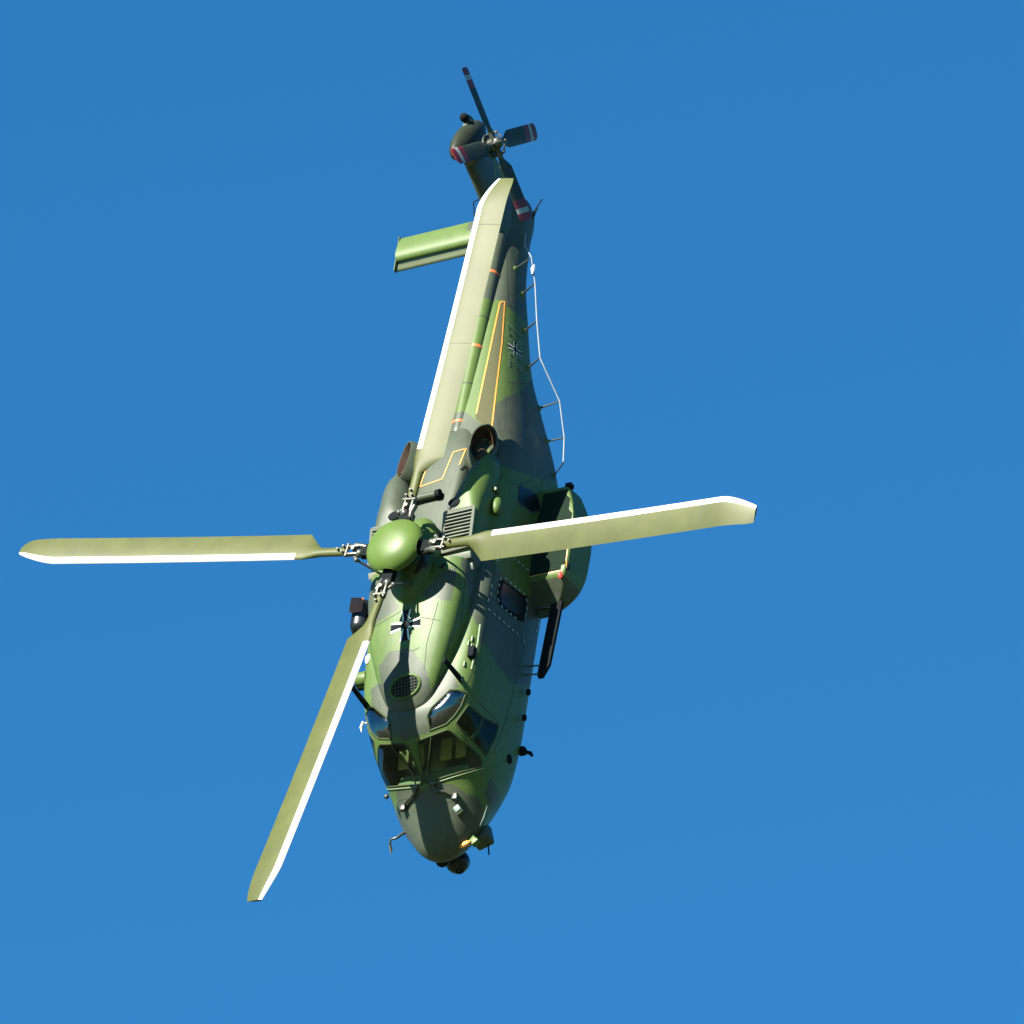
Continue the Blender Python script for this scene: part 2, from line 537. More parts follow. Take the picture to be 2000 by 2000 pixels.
# transmission deck behind the mast, between the engines
DECK = [C(-.1, -.72, .30, .44, -.82, .5), C(-1.2, -.86, .32, .46, -.94, .52), C(-2.2, -.96, .38, .52, -1.02, .56), C(-3.0, -1.06, .40, .52, -1.14, .56),
        C(-3.5, -1.2, .30, .42, -1.30, .46), C(-3.9, -1.36, .16, .22, -1.42, .26)]
dv, df = loft(DECK, list(np.linspace(-3.9, -.1, 70)), 72)

def bvh_of(lst):
    v, f = [], []
    for a, b in lst:
        k = len(v)
        v += a
        f += [[i + k for i in q] for q in b]
    return BVHTree.FromPolygons(v, f)
SKIN = bvh_of([(bv, bf), (cv, cf), (dv, df)])
HULL = bvh_of([(bv, bf)])

def at(px, py, tree=None):
    loc, nrm, i, d = (tree or SKIN).ray_cast(CAM_H, ray(px, py))
    if loc is None:
        return None
    if nrm.dot(CAM_H - loc) < 0:
        nrm = -nrm
    return loc, nrm
def side(x, z, s=1, tree=None):
    loc, nrm, i, d = (tree or SKIN).ray_cast(Vector((x, 5 * s, z)), Vector((0, -s, 0)))
    if loc is None:
        return None
    if nrm.y * s < 0:
        nrm = -nrm
    return loc, nrm
def mir(h):
    if h is None:
        return None
    return Vector((h[0].x, -h[0].y, h[0].z)), Vector((h[1].x, -h[1].y, h[1].z))

def dense(pts, closed, step):
    out = []
    m = len(pts)
    for i in range(m if closed else m - 1):
        a, b = Vector(pts[i]), Vector(pts[(i + 1) % m])
        k = max(1, int((b - a).length / step))
        for j in range(k):
            out.append(a.lerp(b, j / k))
    if not closed:
        out.append(Vector(pts[-1]))
    return out

def ribbon_geo(hits, width, closed=False, lift=0.006, thick=0.0):
    hits = [h for h in hits if h]
    v, f = [], []
    n = len(hits)
    if n < 2:
        return v, f
    for i, (p, nm) in enumerate(hits):
        a = hits[(i - 1) % n if closed else max(0, i - 1)][0]
        b = hits[(i + 1) % n if closed else min(n - 1, i + 1)][0]
        t = (b - a).normalized()
        sd_ = nm.cross(t).normalized()
        q = p + nm * lift
        if thick:
            v += [p - sd_ * width / 2, q - sd_ * width / 2 * .8, q + sd_ * width / 2 * .8, p + sd_ * width / 2]
        else:
            v += [q - sd_ * width / 2, q + sd_ * width / 2]
    k = 4 if thick else 2
    for i in range(n if closed else n - 1):
        j = (i + 1) % n
        for c in range(k - 1):
            f.append([i * k + c, j * k + c, j * k + c + 1, i * k + c + 1])
    return v, f
def ribbons(name, lines, width, mat, parent, closed=False, lift=0.006, thick=0.0, tree=None, mirror=False, step=4.0):
    mb = MB()
    for ln in lines:
        h = [at(p.x, p.y, tree) for p in dense(ln, closed, step)]
        if mirror:
            h = [mir(q) for q in h]
        mb.add(*ribbon_geo(h, width, closed, lift, thick))
    return mb.build(name, mat, parent, sharp=0)
def patch(name, poly, mat, parent, lift=0.005, tree=None, mirror=False, step=4.0, curved=None):
    b = dense(poly, True, step)
    pts = [Vector((p.x, p.y)) for p in b]
    nb = len(pts)
    xs = [p.x for p in pts]
    ys = [p.y for p in pts]
    y = min(ys) + step / 2
    while y < max(ys):
        x = min(xs) + step / 2
        while x < max(xs):
            if inpoly(x, y, [(q.x, q.y) for q in b]):
                pts.append(Vector((x, y)))
            x += step
        y += step
    co, _, tri, *_r = delaunay_2d_cdt(pts, [], [list(range(nb))], 1, 1e-4)
    vs_, ok = [], []
    for c in co:
        h = at(c.x, c.y, tree)
        if h and mirror:
            h = mir(h)
        ok.append(h is not None)
        vs_.append(h[0] + h[1] * lift if h else Vector((0, 0, 0)))
    fs = [list(t) for t in tri if all(ok[i] for i in t)]
    return link(name, vs_, fs, mat, parent, True, 0)

# ------------------------------------------------------------------ windows: outlines in the photograph, mirrored to starboard
WIN = {
    'windscreen': (Z(9, (290, 830), (480, 755), (800, 635), (860, 650), (930, 700), (1040, 800), (1230, 950), (1420, 1140), (1460, 1250), (1440, 1340), (1100, 1420), (700, 1540), (520, 1620), (420, 1660), (370, 1600), (250, 900)), 'glass'),
    'skylight': (Z(4, (765, 1180), (800, 1110), (960, 955), (1030, 955), (1100, 985), (1060, 1090), (1000, 1180), (930, 1250), (790, 1305)), 'skyglass'),
    'side_window': (Z(4, (1010, 1240), (1120, 1085), (1240, 1190), (1200, 1290), (1140, 1370), (1070, 1310)), 'sideglass'),
    'door_window': (Z(4, (1250, 1195), (1375, 1255), (1360, 1340), (1270, 1520), (1230, 1470), (1150, 1385), (1215, 1290)), 'sideglass'),
}
keep, win_faces = [], {(k, s): [] for k in WIN for s in (1, -1)}
for q in bf:
    if len(q) > 4:
        keep.append(q)
        continue
    c = (bv[q[0]] + bv[q[1]] + bv[q[2]] + bv[q[3]]) / 4
    hit = None
    if 2.2 < c.x < 4.2 and c.z > -2.9:
        n = (bv[q[1]] - bv[q[0]]).cross(bv[q[3]] - bv[q[0]])
        for s in (1, -1):
            if c.y * s < 0.0:
                continue
            cc = Vector((c.x, c.y * s, c.z))
            x, y = P(cc)
            for k, (poly, _) in WIN.items():
                if inpoly(x, y, poly):
                    hit = (k, s)
                    break
            if hit:
                break
    if hit:
        win_faces[hit].append(q)
    else:
        keep.append(q)

def compact(v, faces):
    used = sorted({i for q in faces for i in q})
    mp = {a: b for b, a in enumerate(used)}
    return [v[i] for i in used], [[mp[i] for i in q] for q in faces]
def fuselage_mesh():
    o = link('fuselage', bv, keep, 'camo', heli, True, 0)
    add_camo(o)
    return o
fuselage = fuselage_mesh()
for (k, s), fs in win_faces.items():
    if not fs:
        continue
    v, f = compact(bv, fs)
    if k == 'skylight':
        def edge(q):
            x, y = P(Vector((q.x, q.y * s, q.z)))
            pl = [Vector(p) for p in WIN[k][0]]
            best = 1e9
            for i in range(len(pl)):
                a_, b_ = pl[i - 1], pl[i]
                t = max(0, min(1, (Vector((x, y)) - a_).dot(b_ - a_) / (b_ - a_).length_squared))
                best = min(best, (a_.lerp(b_, t) - Vector((x, y))).length)
            return min(1, best / 16)
        v = [q + Vector((0, 0, 1)) * (.038 * (1 - (1 - edge(q)) ** 2) - .012) for q in v]
    g = link(k, v, f, WIN[k][1], heli, True, 0)
    poly = WIN[k][0]
    ribbons('window_frame', [poly], 0.036, 'frame', g, True, 0.010, 1, HULL, s < 0, 3.0)

def skin_part(name, v, f, parent=heli):
    o = link(name, v, f, 'camo', parent, True, 35)
    add_camo(o)
    return o
cowling = skin_part('engine_cowling', cv, cf)
deck = skin_part('transmission_deck', dv, df)

# ------------------------------------------------------------------ mast fairing and engine nacelles
mb = MB()
mb.ell((-.15, 0, -.72), (1.05, .50, .42), nu=32, nv=20)
mast_fairing = mb.build('mast_fairing', 'green', heli, 0)

def nac(s):
    def N(x, yc, hw, zt, zb):
        return (x, yc, hw, zt, zb)
    st = [N(-.05, .80, .26, -.98, -1.3), N(-.22, .78, .34, -.86, -1.35), N(-.35, .76, .36, -.78, -1.4), N(-1.2, .80, .36, -.70, -1.5), N(-1.6, .84, .34, -.66, -1.5),
          N(-2.1, .90, .30, -.74, -1.5), N(-2.5, .96, .22, -.88, -1.5), N(-2.75, 1.0, .10, -1.05, -1.5)]
    xs = [a[0] for a in st][::-1]
    rows = [a[1:] for a in st][::-1]
    xqq = list(np.linspace(-2.75, -.05, 60))
    vs_, fs = [], []
    n = 48
    for x, (yc, hw, zt, zb) in zip(xqq, catmull(xs, rows, xqq)):
        box = 1.0 if x > -1.2 else max(0.0, 1 - (-1.2 - x) / 0.6)
        e = 0.42 * box + 0.95 * (1 - box)
        for k in range(n):
            a = 2 * math.pi * k / n
            ca, sa = math.cos(a), math.sin(a)
            y = yc + hw * math.copysign(abs(ca) ** e, ca)
            zc = (zt + zb) / 2
            z = zc + (zt - zb) / 2 * math.copysign(abs(sa) ** e, sa)
            vs_.append(Vector((x, s * y, z)))
    for i in range(len(xqq) - 1):
        for k in range(n):
            k2 = (k + 1) % n
            fs.append([i * n + k, i * n + k2, (i + 1) * n + k2, (i + 1) * n + k][::1 if s > 0 else -1])
    fs += [list(range(n))[::-1], [(len(xqq) - 1) * n + k for k in range(n)]]
    o = link('engine_nacelle', vs_, fs, 'camo', heli, True, 40)
    add_camo(o)
    # intake screen on top: frame, slats, dark bed
    z0 = -.735
    fr = MB()
    A, B_, C_, D_ = (-.32, .50), (-.36, 1.10), (-1.22, 1.12), (-1.22, .48)
    cs = [Vector((x, s * y, z0 + (-.02 if x > -1 else .05))) for x, y in (A, B_, C_, D_)]
    for i in range(4):
        fr.tube([cs[i], cs[(i + 1) % 4]], .035, 6)
    g = fr.build('intake_frame', 'grey', o)
    bd = MB()
    bd.add([c + Vector((0, 0, -.01)) for c in cs], [[0, 1, 2, 3] if s < 0 else [3, 2, 1, 0]])
    bd.build('intake_bed', 'black', o)
    for k in range(11):
        t = (k + .7) / 11.4
        a = cs[0].lerp(cs[3], t)
        b = cs[1].lerp(cs[2], t)
        sl = MB()
        sl.box((a + b) / 2 + Vector((0, 0, .012)), (.035, (b - a).length - .05, .03), Matrix.Rotation(R_(-20), 3, 'Y'))
        sl.build('intake_slat', 'grey', o)
    # lower lip and step below the screen
    lp = MB()
    lp.box((-.20, s * .84, -.84), (.14, .56, .08), Matrix.Rotation(R_(25), 3, 'Y'), bev=.02)
    lp.box((-.02, s * .86, -.98), (.14, .52, .08), Matrix.Rotation(R_(25), 3, 'Y'), bev=.02)
    lp.build('intake_lip', 'grey', o)
    hd = MB()
    hd.ell((-1.42, s * .66, -.665), (.10, .13, .02), nu=16, nv=8)
    hd.build('vent_hole', 'black', o)
    return o
nac(1)
nac(-1)

def exhaust(s):
    a = R_(34)
    rot = Matrix(((1, 0, 0), (0, math.cos(a) * s, math.sin(a) * s), (0, -math.sin(a), math.cos(a))))   # local x, outboard, normal
    rot = Matrix.Rotation(R_(-6), 3, 'Y') @ rot
    c = Vector((-3.02, s * .88, -1.02))
    n = 36
    v, f, m = [], [], []
    prof = [(1.05, 1.1, -.52), (1.12, 1.15, -.25), (1.08, 1.1, -.06), (1.03, 1.04, .0), (.97, .95, .0), (.9, .88, -.06), (.8, .78, -.3), (.3, .3, -.42)]
    for (rx, ry, h) in prof:
        for k in range(n):
            t = 2 * math.pi * k / n
            v.append(c + rot @ Vector((.47 * rx * math.cos(t), .255 * ry * math.sin(t), h)))
    for i in range(len(prof) - 1):
        for k in range(n):
            k2 = (k + 1) % n
            q = [i * n + k, i * n + k2, (i + 1) * n + k2, (i + 1) * n + k]
            f.append(q if s > 0 else q[::-1])
            m.append(0 if i < 4 else 1)
    f.append([(len(prof) - 1) * n + k for k in range(n)])
    m.append(1)
    o = link('exhaust_outlet', v, f, None, heli, True, 50, ['dark', 'soot'], m)
    mb = MB()
    mb.tube([c + rot @ Vector((.05, 0, -.30)), c + rot @ Vector((.42, 0, -.05))], [.13, .11], 14)
    mb.build('exhaust_pipe', 'soot', o)
    return o
exhaust(1)
exhaust(-1)

# ------------------------------------------------------------------ sponsons
def sponson(s):
    st = [(-2.88, 1.62, .30, -2.62, -3.10), (-2.5, 1.66, .40, -2.60, -3.22), (-2.1, 1.68, .48, -2.58, -3.28), (-1.6, 1.68, .51, -2.58, -3.30), (-1.1, 1.67, .50, -2.60, -3.30),
          (-.82, 1.66, .46, -2.62, -3.28), (-.66, 1.63, .42, -2.76, -3.27), (-.50, 1.58, .35, -2.93, -3.25), (-.36, 1.52, .25, -3.05, -3.22), (-.24, 1.44, .12, -3.12, -3.18)]
    xs = [a[0] for a in st]
    xqq = list(np.linspace(-2.88, -.24, 60))
    vs_, fs = [], []
    n = 72
    for x, (yc, hw, zt, zb) in zip(xqq, catmull(xs, [a[1:] for a in st], xqq)):
        cor = [(-hw, zt), (hw - .05, zt - .02), (hw, zb), (-hw, zb)]
        rp = []
        for q in range(4):
            pa, pb, pc = Vector(cor[q - 1]), Vector(cor[q]), Vector(cor[(q + 1) % 4])
            bv_ = min(.08, hw * .8, (zt - zb) * .4)
            rp += [pb + (pa - pb).normalized() * bv_, pb, pb + (pc - pb).normalized() * bv_]
        for _ in range(2):
            rp = [w_ for q in range(len(rp)) for w_ in (rp[q] * .75 + rp[(q + 1) % len(rp)] * .25, rp[q] * .25 + rp[(q + 1) % len(rp)] * .75)]
        for p in resample(rp, n):
            vs_.append(Vector((x, s * (yc + p.x), p.y)))
    for i in range(len(xqq) - 1):
        for k in range(n):
            k2 = (k + 1) % n
            fs.append([i * n + k, i * n + k2, (i + 1) * n + k2, (i + 1) * n + k][::1 if s > 0 else -1])
    fs += [list(range(n))[::-1], [(len(xqq) - 1) * n + k for k in range(n)]]
    o = link('sponson', vs_, fs, 'camo', heli, True, 50)
    a_ = o.data.attributes.new('camo', 'FLOAT', 'POINT')
    a_.data.foreach_set('value', [0.0 if v.co.x < -.75 else 0.8 for v in o.data.vertices])
    tree = BVHTree.FromPolygons(vs_, fs)
    def top(x, y):
        h = tree.ray_cast(Vector((x, y * s, 0)), Vector((0, 0, -1)))
        return (h[0], h[1] if h[1].z > 0 else -h[1]) if h[0] else None
    # anti-slip walkway, thin amber edge; dark carried aft and outboard as painted shade
    grid = [(x, y) for x in np.linspace(-2.8, -.86, 16) for y in np.linspace(1.25, 2.075, 9)]
    hs = [top(*g) for g in grid]
    if sum(h is not None for h in hs) > 100:
        v = [h[0] + h[1] * .004 if h else Vector() for h in hs]
        f = [[i * 9 + j, (i + 1) * 9 + j, (i + 1) * 9 + j + 1, i * 9 + j + 1] for i in range(15) for j in range(8)]
        f = [q for q in f if all(hs[i] for i in q)]
        v, f = compact(v, f)
        link('walkway_and_shade_patch', v, f, 'walkshade', o, True, 0)
    ln = [(x, 2.085) for x in np.linspace(-1.9, -.85, 20)] + [(-.85, y) for y in np.linspace(2.03, 1.3, 10)]
    mb = MB()
    mb.add(*ribbon_geo([top(*q) for q in ln], .022, False, .007))
    mb.build('walkway_edge_line', 'yellow', o)
    h = top(-.76, 1.98)
    if h:
        mb = MB()
        mb.ell(h[0] + Vector((0, 0, .03)), (.07, .04, .04), m=0)
        mb.build('navigation_light', 'navred' if s > 0 else 'gloss_black', o)
    mb = MB()
    mb.box((-.95, s * 2.08, -2.68), (.16, .10, .06), bev=.02)
    mb.build('light_bracket', 'black', o)
    mb = MB()
    mb.box((-2.92, s * 1.86, -2.70), (.10, .14, .14), bev=.02)
    mb.build('tail_light_box', 'black', o)
    return o
sponson(1)
sponson(-1)

# cabin footboard on the port side
mb = MB()
prof = [(-.42, 1.62), (-.46, 1.86), (1.02, 1.78), (1.28, 1.66), (1.28, 1.56), (1.2, 1.54)]
v = [(x, y, -3.02) for x, y in prof] + [(x, y, -3.09) for x, y in prof]
n = len(prof)
mb.add(v, [list(range(n))[::-1], list(range(n, 2 * n))] + [[i, (i + 1) % n, (i + 1) % n + n, i + n] for i in range(n)])
fb = mb.build('footboard', 'black', heli, 30)
for x in (1.0, 1.2, -.36):
    mb = MB()
    mb.tube([(x, 1.3, -2.98), (x, 1.66, -3.05)], .018, 8)
    mb.build('footboard_strut', 'dmetal', fb)

# ------------------------------------------------------------------ tail: drive shaft cover, fin, stabiliser
def shz(x):
    return -1.44 - (x + 3.7) * -.062
mb = MB()
pts = [Vector((x, 0, shz(x))) for x in np.linspace(-3.55, -8.9, 40)]
mb.tube(pts, [.10] + [.165] * 38 + [.15], 20)
shaft = mb.build('drive_shaft_cover', 'camo', heli, 40)
add_camo(shaft)
for x in (-3.95, -5.85, -7.75):
    mb = MB()
    mb.tube([(x - .03, 0, shz(x - .03)), (x + .03, 0, shz(x + .03))], .171, 20)
    mb.build('orange_band', 'orange', shaft)
for x in (-4.9, -6.6):
    mb = MB()
    mb.tube([(x - .015, 0, shz(x - .015)), (x + .015, 0, shz(x + .015))], .170, 20)
    mb.build('cover_joint', 'seam', shaft)
mb = MB()
mb.ell((-7.15, -.03, shz(-7.15) + .17), (.09, .05, .06))
mb.build('white_light', 'white', shaft)

def fin():
    rows = [(-2.15, -8.0, -10.1, .17), (-1.8, -8.45, -10.2, .15), (-1.2, -8.95, -10.35, .14), (-.6, -9.30, -10.5, .14), (-.2, -9.5, -10.58, .12), (0, -9.62, -10.5, .06)]
    v, f = [], []
    n = 28
    zs = np.linspace(-2.15, 0, 24)
    got = catmull([r[0] for r in rows], [r[1:] for r in rows], zs)
    for z, (xl, xt, th) in zip(zs, got):
        for k in range(n):
            a = 2 * math.pi * k / n
            u = (1 - math.cos(a)) / 2
            yt = th * (2.6 * math.sqrt(u) * (1 - u) + .0) * .55 * 2 if a <= math.pi else -th * (2.6 * math.sqrt(u) * (1 - u)) * .55 * 2
            v.append((xl + (xt - xl) * u, yt * .9, z))
    for i in range(len(zs) - 1):
        for k in range(n):
            k2 = (k + 1) % n
            f.append([i * n + k, (i + 1) * n + k, (i + 1) * n + k2, i * n + k2])
    f.append([(len(zs) - 1) * n + k for k in range(n)])
    o = link('vertical_fin', v, f, 'camo', heli, True, 50)
    a_ = o.data.attributes.new('camo', 'FLOAT', 'POINT')
    a_.data.foreach_set('value', [0.0 if (-1.5 < q.co.z < -1.1) else 1.0 for q in o.data.vertices])
    g = MB()
    g.ell((-9.98, .0, -.19), (.80, .23, .29), Matrix.Rotation(R_(-31), 3, 'Y'), nu=28, nv=18)
    gg = g.build('tail_gearbox_fairing', 'tailblack', o, 0)
    g = MB()
    g.tube([(-10.35, .0, -.35), (-10.35, 0, -.12)], [.13, .10], 14)
    g.tube([(-10.35, .0, -.12), (-10.36, 0, .02)], .045, 10)
    g.ell((-10.37, 0, .05), (.09, .09, .10))
    g.build('beacon', 'black', o)
    # maintenance handle on starboard
    g = MB()
    g.tube([(-9.35, -.14, -1.2), (-9.30, -.33, -1.2), (-9.02, -.33, -1.3), (-9.05, -.14, -1.3)], .014, 6)
    g.build('grab_handle', 'black', o)
    return o
fin_o = fin()
mb = MB()
mb.tube([(-9.3, 0, -2.62), (-9.75, 0, -2.86)], [.06, .04], 10)
mb.tube([(-9.62, .16, -2.55), (-10.05, .22, -2.60)], .02, 8)
mb.tube([(-9.9, .1, -2.62), (-10.25, .3, -2.62)], .012, 8)
mb.build('tail_skid', 'black', heli)

def wing_section(c, chord, t, n=22):
    pts = []
    for k in range(n):
        a = 2 * math.pi * k / n
        u = (1 - math.cos(a)) / 2
        y = t * chord * (1.48 * math.sqrt(u) - .63 * u - 1.76 * u * u + 1.42 * u**3 - .51 * u**4)
        pts.append((u, y if a <= math.pi else -y))
    return pts
def stabiliser():
    n = 22
    v, f = [], []
    for y in np.linspace(-.05, -2.18, 14):
        for u, h in wing_section(0, .62, .5, n):
            v.append((-8.575 - .60 * u - (.06 if y < -2.1 else 0) * 0, y, -1.60 + h * .62))
    for i in range(13):
        for k in range(n):
            k2 = (k + 1) % n
            f.append([i * n + k, i * n + k2, (i + 1) * n + k2, (i + 1) * n + k])
    f.append([k for k in range(n)])
    f.append([13 * n + k for k in range(n)][::-1])
    o = link('horizontal_stabiliser', v, f, 'camo', heli, True, 40)
    add_camo(o)
    v, f = [], []
    for y in (-.1, -2.17):
        for u, h in wing_section(0, .2, .5, n):
            v.append((-8.40 - .185 * u, y, -1.64 + h * .5 - .03 * (1 - u)))
    for k in range(n):
        k2 = (k + 1) % n
        f.append([k, k2, n + k2, n + k])
    f += [list(range(n)), [n + k for k in range(n)][::-1]]
    link('leading_edge_slat', v, f, 'frame', o, True, 40)
    e = MB()
    e.box((-8.78, -2.19, -1.61), (.84, .02, .11), bev=.008)
    e.build('tip_plate', 'green', o)
    return o
stabiliser()

# ------------------------------------------------------------------ main rotor
PSI0 = -0.158
def cone(r):
    return .68 * (r / 8.15) ** 1.25
def blade(psi, pitch, RT):
    er = Vector((math.cos(psi), math.sin(psi), 0))
    ec = Vector((-math.sin(psi), math.cos(psi), 0))
    n = 26
    rs = [1.12, 1.3, 1.5, 1.68, 1.78, 1.88, 1.98, 2.04, 2.2] + sorted(list(np.linspace(2.21, 7.5, 40)) + [7.10, 7.125, 7.36, 7.385, 4.50, 4.52]) + [7.5 + (RT - 7.5) * q for q in np.linspace(.1, 1, 16)]
    v, f, m = [], [], []
    for r in rs:
        th = R_(pitch + 2.0 - 4.0 * r / 8.15)
        cd = ec * math.cos(th) + Vector((0, 0, 1)) * math.sin(th)
        nd = er.cross(cd)
        if nd.z < 0:
            nd = -nd
        z = cone(r)
        le = .165
        if r < 1.68:
            te, le, tk = -.10, .10, .13
        elif r < 2.04:
            k = (r - 1.68) / .36
            te = -.10 - .355 * min(1, k * 1.0) ** 1.2
            le = .10 + .065 * k
            tk = .13 - .05 * k
        else:
            te, tk = -.455, .08
        if r > 7.5:
            k = (r - 7.5) / (RT - 7.5)
            le -= (.30 if RT > 8.4 else .24) * k ** 1.5
            te += (.13 if RT > 8.4 else .03) * max(0, (k - .7) / .3) ** 2
            z -= .10 * k * k
        ch = le - te
        for kk in range(n):
            a = 2 * math.pi * kk / n
            u = (1 - math.cos(a)) / 2
            y = (1.48 * math.sqrt(u) - .63 * u - 1.76 * u * u + 1.42 * u**3 - .51 * u**4) * 1.05
            if r < 1.7:
                y = math.sqrt(max(0, u * (1 - u))) * 1.0
            y *= tk * (1 if r < 7.5 else 1 - .4 * (r - 7.5) / (RT - 7.5))
            if a > math.pi:
                y = -y
            v.append(er * r + cd * (le - u * ch) + nd * y + Vector((0, 0, z)))
    for i in range(len(rs) - 1):
        for k in range(n):
            k2 = (k + 1) % n
            f.append([i * n + k, (i + 1) * n + k, (i + 1) * n + k2, i * n + k2])
            a = 2 * math.pi * (k + .5) / n
            u = (1 - math.cos(a)) / 2
            m.append(1 if (rs[i] >= 2.19 and u < .235) else (2 if rs[i] in (7.10, 7.36, 4.50) else 0))
    f += [list(range(n)), [(len(rs) - 1) * n + k for k in range(n)][::-1]]
    m += [0, 0]
    o = link('rotor_blade', v, f, None, heli, True, 45, ['blade', 'strip', 'bladeline'], m)
    # root fittings: paired straps, bolts, damper
    up = Vector((0, 0, 1))
    rm = Matrix((er, ec, up)).transposed()
    g = MB()
    for sgn in (1, -1):
        g.box(er * .98 + ec * .085 * sgn + up * .07, (.34, .045, .10), rm, bev=.012)
    g.tube([er * 1.08 + ec * .14 + up * .1, er * 1.08 - ec * .14 + up * .1], .035, 10)
    g.tube([er * .92 + up * .17, er * .92 - up * .02], .04, 10)
    g.build('blade_strap', 'metal', o)
    g = MB()
    for rr, cc in ((1.14, .06), (1.14, -.06), (1.26, 0)):
        g.tube([er * rr + ec * cc + up * .10, er * rr + ec * cc + up * .19], .024, 8)
    g.build('blade_bolts', 'dmetal', o)
    g = MB()
    g.tube([er * .62 - ec * .08 + up * -.02, er * .80 - ec * .10 + up * .06, er * .95 - ec * .13 + up * .05], [.07, .055, .06], 12)
    g.ell(er * .80 + ec * .06 + up * .05, (.09, .09, .08))
    g.build('lag_damper', 'dmetal', o)
    g = MB()
    g.tube([er * .84 + ec * .20 + up * .04, er * .50 + ec * .26 + up * -.42], .024, 8)
    g.ell(er * .84 + ec * .20 + up * .04, (.05, .05, .05))
    g.tube([er * .84 + ec * .20 + up * .04, er * .95 + ec * .06 + up * .04], .035, 8)
    g.build('pitch_link', 'metal', o)
    g = MB()
    for rr in (2.45, ):
        pass
    return o
for k in range(4):
    blade(PSI0 + k * math.pi / 2, (7, 10, 5, 5)[k], (8.2, 8.3, 8.2, 8.42)[k])

mb = MB()
mb.tube([(0, 0, -.95), (0, 0, -.3), (0, 0, .1)], [.26, .22, .24], 28)
hub = mb.build('rotor_mast', 'dmetal', heli)
mb = MB()
mb.tube([(0, 0, -.50), (0, 0, -.44), (0, 0, -.38)], [.40, .46, .38], 28)
mb.build('swashplate', 'dmetal', hub)
mb = MB()
mb.tube([(0, 0, -.12), (0, 0, -.08), (0, 0, .08), (0, 0, .12)], [.34, .42, .42, .34], 32)
for k in range(4):
    a = PSI0 + k * math.pi / 2
    er = Vector((math.cos(a), math.sin(a), 0))
    ec = Vector((-math.sin(a), math.cos(a), 0))
    mb.box(er * .60, (.42, .26, .16), Matrix((er, ec, Vector((0, 0, 1)))).transposed(), bev=.03)
mb.build('hub_star', 'black', hub)
# cap with four scalloped openings above the blade arms
v, f = [], []
NU, NV = 96, 22
for j in range(NV + 1):
    t = j / NV
    for i in range(NU):
        a = 2 * math.pi * i / NU
        r = .60 * math.sin(t * math.pi / 2) ** .85
        z = .06 + .30 * math.cos(t * math.pi / 2) ** .9
        d = min(abs((a - PSI0 - k * math.pi / 2 + math.pi) % (2 * math.pi) - math.pi) for k in range(4))
        notch = max(0, 1 - (d / .36) ** 2) ** .5 * .13
        if z < .06 + notch:
            z = .06 + notch
            # pull the lip in along the dome so that its height matches
            tt_ = math.acos(min(1, (notch / .30) ** (1 / .9))) if notch > 0 else math.pi / 2
            r = .60 * math.sin(tt_) ** .85
        v.append((r * math.cos(a), r * math.sin(a), z))
for j in range(NV):
    for i in range(NU):
        i2 = (i + 1) % NU
        f.append([j * NU + i, (j + 1) * NU + i, (j + 1) * NU + i2, j * NU + i2])
link('hub_cap', v, f, 'cap', hub, True, 0)

# ------------------------------------------------------------------ tail rotor
def cam_dir(v):
    return (BT @ Vector(v)).normalized()
TR = Vector((-9.57, .76, -.03))
t1 = cam_dir((-60, 151.5, -6))
t2 = cam_dir((81.5, 26.5, -139))
tn = t2.cross(t1).normalized()
if tn.y < 0:
    tn = -tn
t2 = (t2 - t1 * t2.dot(t1)).normalized()
def tail_blade(d, e):
    """d radial, e chordwise"""
    th = R_(-12)
    n = 18
    rs = [.22, .34, .42, .50] + list(np.linspace(.52, 1.25, 10)) + [1.252, 1.34, 1.342, 1.44, 1.442, 1.54, 1.58, 1.60]
    v, f, m = [], [], []
    for r in rs:
        cd = e * math.cos(th) + tn * math.sin(th)
        nd = d.cross(cd)
        k = min(1, max(0, (r - .30) / .18))
        ch = .10 + .25 * k
        if r > 1.54:
            ch -= (r - 1.54) * 1.6
        tk = .05 - .03 * k
        for kk in range(n):
            a = 2 * math.pi * kk / n
            u = (1 - math.cos(a)) / 2
            y = math.sqrt(max(0, u)) * (1 - u) * 2.4 * tk
            v.append(TR + d * r + cd * (ch * (.4 - u)) + nd * (y if a <= math.pi else -y))
    for i in range(len(rs) - 1):
        for k in range(n):
            k2 = (k + 1) % n
            f.append([i * n + k, (i + 1) * n + k, (i + 1) * n + k2, i * n + k2])
            r = (rs[i] + rs[i + 1]) / 2
            m.append(1 if r > 1.442 or 1.14 < r < 1.252 + .09 and r < 1.30 else (2 if 1.30 <= r < 1.442 else 0))
    f += [list(range(n)), [(len(rs) - 1) * n + k for k in range(n)][::-1]]
    m += [0, 1]
    return link('tail_rotor_blade', v, f, None, heli, True, 45, ['trsteel', 'red', 'trwhite'], m)
tail_blade(t1, t2)
tail_blade(t2, -t1)
tail_blade(-t1, -t2)
tail_blade(-t2, t1)
mb = MB()
mb.tube([TR - tn * .72, TR - tn * .3, TR + tn * .02], [.20, .15, .14], 20)
trh = mb.build('tail_rotor_hub', 'dmetal', heli)
mb = MB()
mb.tube([TR - tn * .14, TR - tn * .1], [.24, .24], 20)
mb.ell(TR + tn * .06, (.12, .12, .12))
for d in (t1, t2, -t1, -t2):
    mb.tube([TR + d * .05, TR + d * .33], [.07, .05], 10)
    mb.tube([TR + d * .22 + tn * .10, TR + d * .22 - tn * .16], .025, 8)
mb.build('tail_rotor_spider', 'dmetal', trh)
for d in (t1, t2, -t1, -t2):
    mb = MB()
    mb.tube([TR + d * .2 + tn * .12, TR + d * .08 + tn * .2], .018, 8)
    mb.ell(TR + d * .2 + tn * .12, (.035, .035, .035))
    mb.build('pitch_link', 'metal', trh)

